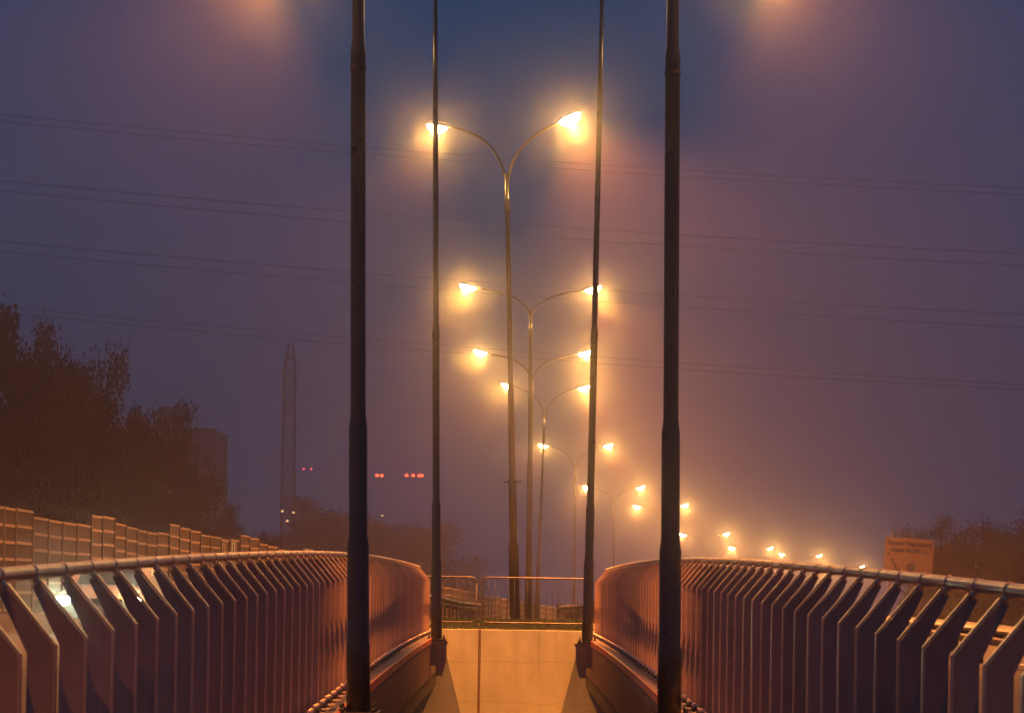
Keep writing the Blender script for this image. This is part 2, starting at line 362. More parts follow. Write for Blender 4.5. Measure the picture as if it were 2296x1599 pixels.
# ------------------------------------------------------------------ street lamps
GL = 'street lamps along the road'
def luminaire(R, tip, ang, yaw, k=1.0, power=1.0, tilt=14, roll=0.0, size=1.0, glow=True):
    """cobra head at tip (local), reaching along yaw, pitched up by ang"""
    L = bpy.data.objects.new('lamp_head', HM); C.objects.link(L); L.parent = R; L.location = tip
    L.rotation_euler = (0, -ang, yaw); L.scale = (size,) * 3
    Bw = bpy.data.objects.new('glass_bowl', BM); C.objects.link(Bw); Bw.parent = L
    spot_ = SPOT if tilt != 15 else 112
    ld = LIGHTS.get((power, spot_))
    if ld is None:
        ld = bpy.data.lights.new('lamp_light', 'SPOT'); ld.energy = LAMP_W * power; ld.color = SODIUM; ld.spot_size = rad(spot_); ld.spot_blend = 0.6 if spot_ == SPOT else 0.85
        ld.shadow_soft_size = 0.09; LIGHTS[(power, spot_)] = ld
    lo = bpy.data.objects.new('lamp_light', ld); C.objects.link(lo); lo.parent = L
    lo.location = (.40, 0, -.29); lo.rotation_euler = (0, rad(-tilt) , 0)
    if glow:
        gd = LIGHTS.get(('glow', tilt))
        if gd is None:
            gd = bpy.data.lights.new('lamp_glow', 'POINT'); gd.energy = GLOW_W * (1 if tilt == 15 else 1.0); gd.color = GLOWC; gd.shadow_soft_size = 0.12; LIGHTS[('glow', tilt)] = gd
        go = bpy.data.objects.new('lamp_glow', gd); C.objects.link(go); go.parent = L; go.location = (.42, 0, -.29)
    return L
LIGHTS = {}
hm = MB()
hm.ell((.36, 0, 0), .40, .155, .12, 18, 8, -.02, 1); hm.tube([(-.12, 0, -.01), (.1, 0, .02)], .042, 10)
hm.lathe([(.0001, -.004), (.12, -.004)], 12, (.36, 0, 0))
HM = hm.mesh('lamp_head', M['housing'])
bm_ = MB(); bm_.ell((.40, 0, -.005), .31, .15, .205, 18, 8, -1, .0)
BM = bm_.mesh('glass_bowl', M['bowl'])
# bridge lamp posts (one arm reaching over the carriageway)
prof = [(.112, 0), (.112, .62), (.103, .66), (.103, 1.55), (.087, 1.66), (.087, 2.66), (.072, 2.78), (.071, 6.12), (.0735, 6.13), (.0735, 6.17), (.058, 6.3), (.055, 11.1), (.05, 11.16), (.042, 13.05)]
BP = MB().lathe([(.0001, 0)] + prof + [(.0001, 13.07)], 24).mesh('pole', M['darkpole'])
for i_, (p, r) in enumerate(()): pass
def base_plate(R):
    b = MB(); b.box(-.2, .2, -.2, .2, -.028, 0)
    for x in (-.15, .15):
        for y in (-.15, .15): b.lathe([(.028, 0), (.028, .03), (.015, .032), (.014, .075), (.0001, .078)], 6, (x, y, 0))
    bevel(b.build('base_plate', M['trim'], R), .004)
LPOS = {(-1, 0): (P(803, 1590, PD[1]), P(803, 0, PD[1])), (1, 0): (P(1501, 1595, PD[1]), P(1509, 0, PD[1])),
        (-1, 1): (P(978.5, 1436, PD[2]), P(976, 0, PD[2])), (1, 1): (P(1316.5, 1442, PD[2]), P(1350, 0, PD[2]))}
def orient(R, base, top):
    t = (top - base).normalized(); R.rotation_euler = Vector((0, 0, 1)).rotation_difference(t).to_euler(); R.location = base
for sgn in (-1, 1):
    side = 'left' if sgn < 0 else 'right'
    for k in (0, 1, 2):
        if k == 2: base, top = Vector((sgn * 1.47, PD[0], deck(PD[0]))), Vector((sgn * 1.47, PD[0], 10))  # unseen pair added behind the viewer to light the near railings
        else: base, top = LPOS[(sgn, k)]
        d = PD[(1, 2, 0)[k]]; zb = deck(d) - .022; t = (top - base) / (top.z - base.z)
        base = base + t * (zb - base.z)
        lab = [f'thick near dark lamp post, {side} of the front pair, standing in front of the railing',
               f'thinner second dark lamp post on a bracket at the {side} edge of the concrete wall',
               f'unseen lamp post added for light at the {side} bridge edge behind the viewer'][k]
        R = root('street_lamp', base, lab, 'street lamp', 'lamp posts in the bridge gap'); orient(R, base, top)
        link('pole', BP, R); base_plate(R)
        pts = [(0, 0, 12.95), (sgn * .03, 0, 13.25), (sgn * .24, 0, 13.55), (sgn * .8, 0, 13.7), (sgn * 1.8, 0, 13.72), (sgn * 2.85, 0, 13.72)]
        MB().tube(pts, [.04, .038, .036, .034, .032, .03], 10).build('arm', M['darkpole'], R)
        luminaire(R, (sgn * 2.9, 0, 13.72), rad(12), 0 if sgn > 0 else math.pi, power=(1.9 if k == 1 else 1.1 if k == 0 else (1.1 if sgn < 0 else .35)), tilt=20, glow=k == 1)
        if k < 2:
            MB().box(-.045, .045, -.118, -.106, .3, .52).build('door', M['darkpole'], R)
            MB().lathe([(.077, 6.02), (.077, 6.05)], 20).build('clamp', M['trim'], R)
# median lamp posts: (name, base px, pole top px, dist, lamp L px, lamp R px)
MED = [('A', (1154.5, 1397), (1136.5, 400), 62.0, (981, 282), (1277, 264), 'nearest double armed lamp post in the grass, left lamp behind a pole'),
       ('B', (1184, 1397), (1190, 700), 88.0, (1050, 641), (1329, 646), 'second double armed lamp post in the grass, big glowing left lamp'),
       ('C', (1186, 1402), (1193, 845), 108.0, (1078, 788), (1310, 790), 'third double armed lamp post, standing straight behind the second one'),
       ('D', (1202, 1404), (1221, 930), 128.0, (1139, 863), (1308, 868), 'fourth double armed lamp post, leaning, thin, left lamp touching the nearest median pole'),
       ('E', (1287, 1420), (1290, 1050), 170.0, (1220, 998), (1362, 998), 'faint fifth double armed lamp post with its left lamp over the fourth pole'),
       ('F', (1376, 1428), (1376, 1128), 201.0, (1318, 1092), (1435, 1092), 'hazy yellow lit sixth lamp post above the far end of the right railing'),
       ('G', (1482, 1430), (1482, 1165), 232.0, (1430, 1135), (1533, 1132), 'seventh lamp post hidden behind the thick right pole, one lamp on each side of it'),
       ('H', (1580, 1448), (1580, 1222), 260.0, (1533, 1198), (1627, 1196), 'eighth lamp post, stub of its pole rising just above the right handrail'),
       ('I', (1684, 1450), (1684, 1250), 290.0, (1643, 1228), (1725, 1228), 'ninth lamp post, low over the right handrail, two lamps far apart'),
       ('J', (1795, 1450), (1795, 1262), 317.0, (1755, 1242), (1835, 1245), 'tenth lamp post, lamps just above the right handrail'),
       ('K', (1893, 1450), (1893, 1286), 342.0, (1856, 1270), (1931, 1270), 'farthest lamp post, right lamp burning beside the yellow road sign')]
for nm, b0, t0, d, lL, lR, lab in MED:
    c, zg = cl(d)
    top = P(t0[0], t0[1], d); base = P(b0[0], b0[1], d); t = (top - base) / (top.z - base.z); base = base + t * (zg - .02 - base.z)
    H = (top - base).length
    R = root('street_lamp', base, lab, 'street lamp', GL); orient(R, base, top); bpy.context.view_layer.update()
    inv = (Matrix.Translation(base) @ R.rotation_euler.to_matrix().to_4x4()).inverted()
    MB().lathe([(.0001, 1.9), (.098, 1.9), (.10, 3.6), (.085, 3.7), (.08, H * .52), (.066, H * .54), (.062, H - .9), (.075, H - .88), (.075, H - .5), (.062, H - .48), (.05, H + .12), (.0001, H + .13)], 16).build('pole', M['pole'], R)
    MB().lathe([(.0001, 0), (.135, 0), (.13, 2.0), (.112, 2.02), (.0001, 2.03)], 16).build('sleeve', M['sleeve'], R)
    if nm == 'A':
        cb = MB().lathe([(.118, 3.55), (.118, 3.66)], 16); cb.box(-.24, .24, -.015, .015, 3.6, 3.63); cb.build('clamp', M['pole'], R)
        MB().box(-.05, .05, -.135, -.112, H - .85, H - .55).build('junction_box', M['pole'], R)
    for q, px in ((-1, lL), (1, lR)):
        dd = d
        if nm == 'A': dd = d + q * -1.0
        tip = P(px[0], px[1], dd)
        lp = inv @ tip
        yaw = math.atan2(lp.y, lp.x); L_ = math.hypot(lp.x, lp.y); h = lp.z
        dirv = Vector((math.cos(yaw), math.sin(yaw), 0)); ang = rad(16 if q > 0 else 13)
        st = dirv * (L_ - .38) + Vector((0, 0, h - .38 * math.tan(ang)))
        dz = st.z - (H - .1)
        pts = [dirv * .03 + Vector((0, 0, H - .5)), dirv * .035 + Vector((0, 0, H - .1)), dirv * (L_ * .10) + Vector((0, 0, H - .1 + dz * .36)), dirv * (L_ * .26) + Vector((0, 0, H - .1 + dz * .64)),
               dirv * (L_ * .48) + Vector((0, 0, H - .1 + dz * .84)), st - dirv * .12 - Vector((0, 0, .03)), st]
        # smooth the path
        sm = []
        for i in range(len(pts) - 1):
            p0, p1, p2, p3 = pts[max(i - 1, 0)], pts[i], pts[i + 1], pts[min(i + 2, len(pts) - 1)]
            for j in range(4):
                u = j / 4; sm.append(.5 * ((2 * p1) + (p2 - p0) * u + (2 * p0 - 5 * p1 + 4 * p2 - p3) * u * u + (3 * p1 - p0 - 3 * p2 + p3) * u ** 3))
        sm.append(pts[-1])
        MB().tube(sm, .036 if d < 120 else .027, 8).build('arm', M['pole'], R)
        luminaire(R, st, ang, yaw, power=(2.1 if q < 0 else 4.6), tilt=15, size=1.0 + max(0, (d - 100)) / 900)
# ------------------------------------------------------------------ crowd barriers on the wall
def barrier(cx, d, wdt, lab):
    z = -.70; R = root('barrier', (cx, d, z), lab, 'barrier', 'steel barriers on the wall')
    h0, h1, r = .12, 1.16, .13; hw = wdt / 2; pts = []
    for (sx, sz, a0) in ((hw - r, h1 - r, 0), (-hw + r, h1 - r, 90), (-hw + r, h0 + r, 180), (hw - r, h0 + r, 270)):
        for k in range(5): a = rad(a0 + 22.5 * k); pts.append((sx + r * math.cos(a), 0, sz + r * math.sin(a)))
    pts.append(pts[0])
    MB().tube(pts, .02, 8).build('frame', M['galv'], R)
    n = int(wdt / .145)
    for i in range(1, n):
        x = -hw + wdt * i / n; MB().tube([(x, 0, h0), (x, 0, h1)], .0065, 6).build('bar', M['galv'], R)
    for x in (-hw + .55, hw - .12) if cx < 0 else (-hw + .2, hw - .5):
        f = MB(); f.tube([(x, 0, h0), (x, 0, .02)], .016, 8); f.tube([(x, -.28, .012), (x, .28, .012)], .014, 8); f.build('foot', M['galv'], R)
xr = P(1068, 1340, 55.6).x; xl = P(1081.5, 1340, 55.6).x
barrier(xr - 1.25, 55.6, 2.5, 'steel crowd barrier on the wall, left one, ending in a rounded corner')
barrier(xl + 1.25, 55.6, 2.5, 'steel crowd barrier on the wall, right one, spanning in front of the median poles')
# ------------------------------------------------------------------ guardrails
def guardrail(pts, lab, top=.75, post_every=2.0, hpost=.75):
    R = root('guardrail', (pts[0][0], pts[0][1], pts[0][2]), lab, 'guardrail', 'steel guardrails'); o0 = Vector(pts[0])
    P_ = [Vector(p) - o0 for p in pts]
    b = MB(); prof = [(0, -.31), (.03, -.27), (.08, -.23), (.08, -.2), (.0, -.155), (.08, -.11), (.08, -.08), (.03, -.04), (0, 0)]
    vs = []
    for i, p in enumerate(P_):
        t = (P_[min(i + 1, len(P_) - 1)] - P_[max(i - 1, 0)]).normalized(); nrm = Vector((t.y, -t.x, 0)) * (-1 if o0.x > 0 else 1)
        for a, z in prof: vs.append(p + nrm * a + Vector((0, 0, top + z)))
        for a, z in reversed(prof): vs.append(p + nrm * (a - .004) + Vector((0, 0, top + z)))
    k = 2 * len(prof)
    fs = [(i * k + a, i * k + (a + 1) % k, (i + 1) * k + (a + 1) % k, (i + 1) * k + a) for i in range(len(P_) - 1) for a in range(k)]
    b.add(vs, fs + [tuple(range(k)), tuple((len(P_) - 1) * k + a for a in reversed(range(k)))])
    b.build('beam', M['galv'], R)
    acc = 0; last = None
    for i in range(len(P_) - 1):
        seg = P_[i + 1] - P_[i]; L = seg.length; s = 0
        while acc + (L - s) >= post_every or (i == 0 and last is None):
            s = s + (post_every - acc) if last is not None else 0; acc = 0
            q = P_[i] + seg * (s / L); last = q
            pb = MB(); pb.box(-.05, .05, -.04, .04, -.05, top - .05); pb.build('post', M['galv'], R, q)
        acc += L - s
    return R, P_[-1]
def gl_pts(xs):
    return [(x, d, z) for x, d, z in xs]
Rg, e = guardrail([(-2.35, 56, cl(56)[1]), (-2.1, 66, cl(66)[1] + .02), (-1.75, 76, cl(76)[1] + .05), (-1.15, 92, cl(92)[1] + .25)], 'steel guardrail left of the median, seen through the left crowd barrier')
eb = MB(); eb.box(-.09, .09, 0, .35, .28, .8); eb.build('end_cap', M['trim'], Rg, e)
Rg, e = guardrail([(2.75, 56, cl(56)[1]), (2.5, 66, cl(66)[1] + .02), (2.3, 78, cl(78)[1] + .05), (1.85, 94, cl(94)[1] + .25)], 'steel guardrail right of the median, ending beside the right bridge pole')
eb = MB(); eb.box(-.09, .09, 0, .35, .28, .8); eb.build('end_cap', M['trim'], Rg, e)
guardrail([(7.0, d, roadz(d)) for d in range(20, 53, 4)], 'guardrail on the right bridge seen under the right handrail', .6, 2.0)
# ------------------------------------------------------------------ stepped noise barrier
def wall_x(d): return float(np.interp(d, [50, 108, 124, 145, 169, 205, 245, 300], [-15.1, -14.9, -13.5, -9.8, -4.7, 0.3, 4.8, 13]))
def u_to_d(u, lo=64, hi=300):
    f = lambda d: UC + wall_x(d) / d * F - u
    for _ in range(50):
        m = (lo + hi) / 2
        if f(m) < 0: lo = m
        else: hi = m
    return (lo + hi) / 2
# (u0, u1, v_top, kind) measured panel by panel
pan = []
def z1(a, b, y, k=0): s = .9273 / 2.5629; pan.append((a * s, b * s, (1100 + y / 2.5629) * .9273, k))
for q in ((-190, -95, 300, 0), (-93, -2, 312, 0), (0, 72, 326, 0), (75, 180, 338, 0), (182, 276, 388, 0), (279, 364, 406, 0), (368, 456, 420, 1), (458, 540, 430, 1), (546, 614, 376, 0), (616, 690, 384, 0), (692, 760, 425, 0),
          (763, 830, 447, 0), (833, 890, 466, 0), (894, 958, 480, 1), (960, 1028, 482, 1), (1033, 1095, 430, 0), (1097, 1160, 452, 0), (1163, 1225, 470, 0), (1228, 1287, 496, 0), (1289, 1355, 506, 0),
          (1357, 1408, 522, 2), (1411, 1472, 522, 2), (1476, 1531, 498, 0), (1534, 1590, 515, 0), (1593, 1643, 551, 0), (1646, 1706, 566, 1), (1709, 1760, 585, 1)): z1(*q)
def z2(a, b, y, k=0): s = .9273; pan.append(((600 + a / 3.0517) * s, (600 + b / 3.0517) * s, (1200 + y / 3.0517) * s, k))
for q in ((268, 326, 418, 0), (328, 388, 414, 0), (391, 460, 388, 0), (463, 515, 411, 0)): z2(*q)
for i in range(17): u0 = 709 + i * 14.6; pan.append((u0, u0 + 14.2, 1262 + i * 3.4 + (i % 4) * 2.5, 0))
def z4(a, b, y, k=0): pan.append(((1040 + a / 5.74) * .9273, (1040 + b / 5.74) * .9273, (1380 + y / 5.74) * .9273, k))
for q in ((20, 150, 212, 0), (155, 286, 230, 0), (290, 413, 250, 0), (415, 523, 280, 0), (527, 638, 301, 0), (645, 741, 318, 0), (745, 846, 357, 0), (848, 950, 352, 0), (955, 1050, 389, 0), (1055, 1117, 395, 0), (1120, 1180, 405, 0), (1183, 1236, 415, 0),
          (1240, 1285, 424, 0), (1287, 1325, 435, 0), (1327, 1388, 450, 0), (1390, 1450, 462, 0), (1452, 1497, 470, 0), (1500, 1605, 478, 0), (1606, 1706, 495, 0), (1708, 1805, 520, 0), (1807, 1922, 546, 0), (1925, 2040, 565, 0), (2045, 2160, 580, 0)): z4(*q)
NB = root('noise_barrier', (wall_x(64), 64, cl(64)[1]), 'long stepped noise barrier of brown cassette panels with pale stripes behind the left railing', 'noise barrier')
o0 = NB.location.copy()
for (u0, u1, vt, kind) in pan:
    da, db = u_to_d(u0), u_to_d(u1); dm = (da + db) / 2
    xa, xb = wall_x(da), wall_x(db)
    zt = P((u0 + u1) / 2, vt, dm).z; zb = cl(dm)[1] - .6
    L = math.hypot(xb - xa, db - da); ang = math.atan2(db - da, xb - xa)
    b = MB(); t = .06
    if kind == 2:
        b.mi = 1; b.box(.05, L - .05, -.01, .01, zb, zt - .12); b.mi = 2; b.box(0, L, -.05, .05, zt - .119, zt)
        for k in range(1, 4): b.box(L * k / 4 - .03, L * k / 4 + .03, -.045, .045, zb, zt - .121)
        mats = [M['cassette'], M['barglass'], M['stripe']]
    else:
        zz = zt; mats = [M['cassette2' if kind == 1 else 'cassette'], M['cassette'], M['stripe']]
        b.mi = 2; b.box(.0, L, -t - .035, t + .01, zt - .075, zt)
        zz = zt - .076
        while zz > zb:
            z_lo = max(zb, zz - .41)
            # ribbed cassette face: shallow horizontal ridges
            b.mi = 0; b.box(.02, L - .02, -t + .012, t, z_lo, zz)
            for r in range(4):
                zr = zz - .05 - r * .098
                if zr - .04 > z_lo: b.box(.025, L - .025, -t - .008, -t + .013, zr - .045, zr)
            b.mi = 2
            if z_lo > zb: b.box(.01, L - .01, -t - .03, t - .002, z_lo - .088, z_lo - .002)
            zz = z_lo - .09
    me = b.mesh('panel', mats)
    ob = link('panel', me, NB, Vector((xa, da, 0)) - Vector((o0.x, o0.y, o0.z)), (0, 0, ang))
    pm = MB(); pm.box(-.13, -.002, -.13, .075, zb, zt - .03)
    pm.build('post', M['post'], ob)
# ------------------------------------------------------------------ car on the left carriageway
def make_car(loc, yaw, lab):
    R = root('car', loc, lab, 'car'); R.rotation_euler = (0, 0, yaw)
    # side profile (y forward is -y), sections across the width
    prof = [(-2.1, .42), (-2.12, .62), (-1.95, .74), (-1.1, .84), (-.45, 1.24), (.2, 1.33), (1.0, 1.28), (1.55, .98), (2.05, .9), (2.1, .5), (2.05, .3), (-2.0, .28)]
    b = MB(); secs = [(-.86, .95), (-.8, 1.0), (0, 1.02), (.8, 1.0), (.86, .95)]; vs = []
    for x, sc in secs:
        for y, z in prof:
            xx = x * (1 - max(0, z - .85) * .42); vs.append((xx, y * (.985 if abs(x) > .85 else 1), z * sc if z > .5 else z))
    k = len(prof)
    b.add(vs, [(i * k + a, i * k + (a + 1) % k, (i + 1) * k + (a + 1) % k, (i + 1) * k + a) for i in range(len(secs) - 1) for a in range(k)] + [tuple(reversed(range(k))), tuple(4 * k + a for a in range(k))], True)
    ob = b.build('body', M['carpaint'], R); ob.modifiers.new('w', 'EDGE_SPLIT').split_angle = rad(40)
    g = MB(); g.add([(-.62, -1.02, .93), (.62, -1.02, .93), (.55, -.5, 1.25), (-.55, -.5, 1.25)], [(0, 1, 2, 3)]); g.build('windscreen', M['darkglass'], R)
    for s in (-1, 1):
        sw = MB(); sw.add([(s * .80, -.85, .93), (s * .80, 1.2, .93), (s * .71, 1.0, 1.2), (s * .71, -.4, 1.22)], [(0, 1, 2, 3)]); sw.build('side_window', M['darkglass'], R)
        for y in (-1.35, 1.35):
            wv = MB().tube([(s * .70, y, .31), (s * .88, y, .31)], .31, 24); wh = wv.build('wheel', M['tyre'], R)
            MB().tube([(s * .878, y, .31), (s * .892, y, .31)], .19, 16).build('rim', M['galv'], wh)
        hl = MB(); hl.ell((s * .66, -2.06, .60), .17, .09, .10, 14, 8); hl.build('headlight', M['headlight'], R)
        ld = bpy.data.lights.new('headlight_beam', 'SPOT'); ld.energy = 130; ld.color = (.85, 1.0, .62); ld.spot_size = rad(75); ld.spot_blend = .8; ld.shadow_soft_size = .06
        lo = bpy.data.objects.new('headlight_beam', ld); C.objects.link(lo); lo.parent = R; lo.location = (s * .66, -2.2, .6); lo.rotation_euler = (rad(-88), 0, 0)
    MB().box(-.4, .4, -2.16, -2.11, .38, .52).build('number_plate', M['line'], R)
    MB().box(-.45, .45, -2.135, -2.12, .56, .66).build('grille', M['trim'], R)
make_car((-7.72, 47.1, roadz(46) + .01), 0, 'low silver car with both headlights burning, seen through gaps under the left handrail')
# ------------------------------------------------------------------ road sign
SG = root('road_sign', P(2022, 1340, 110), 'yellow detour sign with a black map on it rising behind the right handrail', 'road sign')
SG.location.z = cl(110)[1] - 1.0
SG.rotation_euler = (0, rad(3.4), rad(-6))
zc = P(2022, 1253, 110).z - SG.location.z; SW, SH = 2.22, 1.9
xoff = -math.tan(rad(3.4)) * 0
fb = MB(); r = .1; pts = []
for (sx, sz, a0) in ((SW / 2 - r, SH / 2 - r, 0), (-SW / 2 + r, SH / 2 - r, 90), (-SW / 2 + r, -SH / 2 + r, 180), (SW / 2 - r, -SH / 2 + r, 270)):
    for k in range(5): a = rad(a0 + 22.5 * k); pts.append((sx + r * math.cos(a), sz + r * math.sin(a)))
k = len(pts)
fb.add([(x, -.02, zc + z) for x, z in pts] + [(x, .02, zc + z) for x, z in pts], [tuple(reversed(range(k))), tuple(range(k, 2 * k))] + [(i, (i + 1) % k, k + (i + 1) % k, k + i) for i in range(k)])
face = fb.build('sign_panel', M['signface'], SG)
for x in (-.78, .7):
    MB().tube([(x, .07, 0), (x, .07, zc + (SH / 2 + .36 if x < 0 else SH / 2 - .1))], .04, 10).build('post', M['galv'], SG)
def text(s_, x, z, size, m, width):
    cu = bpy.data.curves.new('t', 'FONT'); cu.body = s_; cu.size = size; cu.align_x = 'LEFT'; cu.extrude = .002; cu.offset = size * .055
    to = bpy.data.objects.new('tmp', cu); C.objects.link(to); bpy.context.view_layer.update()
    me = bpy.data.meshes.new_from_object(to.evaluated_get(bpy.context.evaluated_depsgraph_get())); bpy.data.objects.remove(to)
    k_ = width / max(v.co.x for v in me.vertices)
    me.transform(Matrix.Diagonal((k_, 1.12, 1, 1)))
    me.materials.clear(); me.materials.append(m)
    return link('lettering', me, face, (x, -.025, zc + z), (rad(90), 0, 0))
text('Budowa Trasy Górnej', -1.0, .62, .225, M['signink'], 1.98)
text('objazd dla DK', -.88, .32, .225, M['signink'], 1.42)
def disc(x, z, r_, m, nm='disc', n=20):
    b = MB(); b.add([(x + r_ * math.cos(2 * math.pi * i / n), -.024, zc + z + r_ * math.sin(2 * math.pi * i / n)) for i in range(n)], [tuple(reversed(range(n)))]); return b.build(nm, m, face)
disc(.73, .36, .085, M['signink'])
disc(.13, -.36, .20, M['signink'])
b = MB(); b.add([(.06, -.027, zc - .45), (.10, -.027, zc - .47), (.22, -.027, zc - .26), (.17, -.027, zc - .25)], [(0, 1, 2, 3)]); b.build('arrow_mark', M['signline'], face)
b = MB(); b.box(-.98, -.86, -.024, -.0205, zc + .13, zc + .25); b.build('icon', M['signink'], face)
def stroke(ps, wd, m, nm):
    b = MB()
    for (x0, z0), (x1, z1_) in zip(ps, ps[1:]):
        dx, dz = x1 - x0, z1_ - z0; L = math.hypot(dx, dz); nx, nz = -dz / L * wd / 2, dx / L * wd / 2
        b.add([(x0 + nx, -.0235, zc + z0 + nz), (x0 - nx, -.0235, zc + z0 - nz), (x1 - nx, -.0235, zc + z1_ - nz), (x1 + nx, -.0235, zc + z1_ + nz)], [(0, 1, 2, 3)])
    return b.build(nm, m, face)
stroke([(-.82, .17), (-.2, .14)], .05, M['signline'], 'small_lettering')
stroke([(-.78, -.02), (-.48, -.50)], .12, M['signink'], 'route_line'); stroke([(-.50, -.46), (-.38, -.56), (-.30, -.62), (-.28, -.76)], .09, M['signink'], 'route_line')
for z_ in (-.50, -.60, -.70): stroke([(.35, z_ + .03), (1.02, z_)], .03, M['signline'], 'map_line')
stroke([(-1.05, -.5), (-.6, -.62)], .02, M['signline'], 'map_line'); stroke([(.35, -.2), (.85, .02)], .02, M['signline'], 'map_line')
stroke([(-.38, -.48), (-.05, -.42)], .025, M['signline'], 'map_line')
# ------------------------------------------------------------------ trees
def tree_mesh(seed, h=10, cw=3.2, n=7000, leaf=.09, thin=.6):
    rnd = random.Random(seed); tr = MB(); cr = MB()
    tr.tube([(0, 0, 0), (.1, 0, h * .25), (-.05, .1, h * .5), (.05, 0, h * .8)], [h * .022, h * .017, h * .011, h * .004], 8)
    tips = []
    for i in range(26):
        z0 = h * rnd.uniform(.18, .78); a = rnd.uniform(0, 6.28); L = cw * rnd.uniform(.5, 1.05) * (1.15 - .55 * abs(z0 / h - .45) / .45)
        p0 = Vector((0, 0, z0)); dv = Vector((math.cos(a), math.sin(a), rnd.uniform(.35, 1.1)))
        p1 = p0 + dv * L * .5; p2 = p0 + dv * L * .95 + Vector((0, 0, -.08 * L))
        tr.tube([p0, p1, p2], [h * .006, h * .004, h * .0015], 5); tips += [(p1, L * .26), (p2, L * .30), ((p1 + p2) / 2, L * .3)]
        for j in range(2):
            q = p1.lerp(p2, rnd.random()) + Vector((rnd.uniform(-1, 1), rnd.uniform(-1, 1), rnd.uniform(0, 1))) * L * .3
            tr.tube([p1, q], [h * .0028, h * .001], 4); tips.append((q, L * .22))
    tips.append((Vector((0, 0, h * .88)), cw * .3))
    tips = [t for t in tips if t[0].z < h]
    for c_, rr_ in tips:
        for j in range(9):
            e_ = c_ + Vector((rnd.gauss(0, .6), rnd.gauss(0, .6), min(1.1, abs(rnd.gauss(0, .6))) + .2)) * rr_ * .95
            tr.tube([c_, c_.lerp(e_, .5) + Vector((rnd.uniform(-.1, .1), 0, 0)), e_], [h * .0022, h * .0015, h * .0006], 3, False)
    vs = []; fs = []
    for i in range(n):
        c, rr = rnd.choice(tips)
        g = Vector((rnd.gauss(0, 1), rnd.gauss(0, 1), rnd.gauss(0, .8))) * rr * .62
        p = c + (g if g.length < rr * 1.1 else g * (rr * 1.1 / g.length) * rnd.uniform(.6, 1)); s = leaf * rnd.uniform(.5, 1.5)
        a = Vector((rnd.gauss(0, 1), rnd.gauss(0, 1), rnd.gauss(0, 1))).normalized(); b = a.orthogonal().normalized() * s * thin; a = a * s
        k = len(vs); vs += [p - a, p + b, p + a, p - b]; fs.append((k, k + 1, k + 2, k + 3))
    cr.add(vs, fs)
    return tr.mesh('trunk', M['bark']), cr.mesh('crown', M['leaf'])
TM = [tree_mesh(s, 10, cw, n_) for s, cw, n_ in ((1, 3.6, 26000), (2, 3.0, 22000), (3, 4.2, 28000))]
TB = [tree_mesh(s, 10, cw, 22000, .11, .16) for s, cw in ((11, 3.4), (12, 4.0))]
def place_tree(u, vtop, d, kind, sx, lab, group, zg=None, mset=None):
    t, c = (mset or TM)[kind]; top = P(u, vtop, d); zg = zg if zg is not None else -6.0
    s = (top.z - zg) / 9.6
    R = root('tree', (top.x, d, zg), lab, 'tree', group); R.scale = (s * sx, s * sx, s); R.rotation_euler = (0, 0, random.uniform(0, 6.28))
    link('trunk', t, R); link('crown', c, R)
gl, gr, gm = 'trees behind the noise barrier', 'trees behind the road sign', 'far trees beyond the left railing'
for a in ((-110, 740, 96, 0, 1.0, 'dark tree cut by the left edge of the picture'), (28, 728, 92, 1, .85, 'tallest dark tree at the far left behind the noise barrier'), (140, 782, 98, 2, .7, 'second tallest dark tree, with a ragged right side'),
          (60, 860, 84, 0, .9, 'dark bushy tree low in front of the tallest one'), (165, 900, 88, 1, 1.0, 'dark tree right of the bushy one, under the ragged crown'), (255, 905, 104, 2, .8, 'rounded dark tree left of the faint apartment block'),
          (330, 930, 112, 0, .9, 'dim tree standing before the faint apartment block'), (400, 1000, 122, 1, .95, 'lower dim tree at the foot of the apartment block'), (-40, 980, 80, 2, .8, 'low dark tree directly behind the leftmost barrier panels'),
          (465, 1140, 135, 0, 1.0, 'low bushy tree at the right end of the dark row'), (560, 1185, 150, 2, 1.0, 'small dim tree left of the lattice pylon')):
    place_tree(a[0], a[1] + 12, a[2] * 1.4, a[3], a[4] * .58, a[5], gl)
for a in ((2110, 1180, 122, 0, .9, 'hazy bare tree directly behind the yellow sign'), (2195, 1172, 112, 1, 1.1, 'tallest dark tree right of the yellow sign'), (2285, 1188, 105, 0, 1.1, 'dark tree at the right edge of the picture'), (2370, 1160, 108, 1, 1.1, 'dark tree half out of the picture on the right'),
          (2150, 1215, 104, 1, .9, 'low dark tree between the sign and the taller one'), (2235, 1220, 98, 0, .9, 'low dark tree in front of the right hand row')):
    place_tree(a[0], a[1], a[2] + 26, a[3], a[4], a[5], gr, zg=-4.5, mset=TB)
for a in ((735, 1120, 215, 0, 1.2, 'faint tree right of the lattice pylon'), (800, 1165, 225, 1, 1.2, 'faint low tree behind the thick left pole'), (880, 1160, 235, 2, 1.3, 'faint tree between the two left poles'), (690, 1185, 210, 2, 1.0, 'faint low tree at the foot of the pylon'),
          (945, 1215, 250, 0, 1.4, 'faint low tree beside the thin left pole')):
    place_tree(a[0], a[1] + 18, a[2] * 1.75, *a[3:], gm, zg=-12.0)
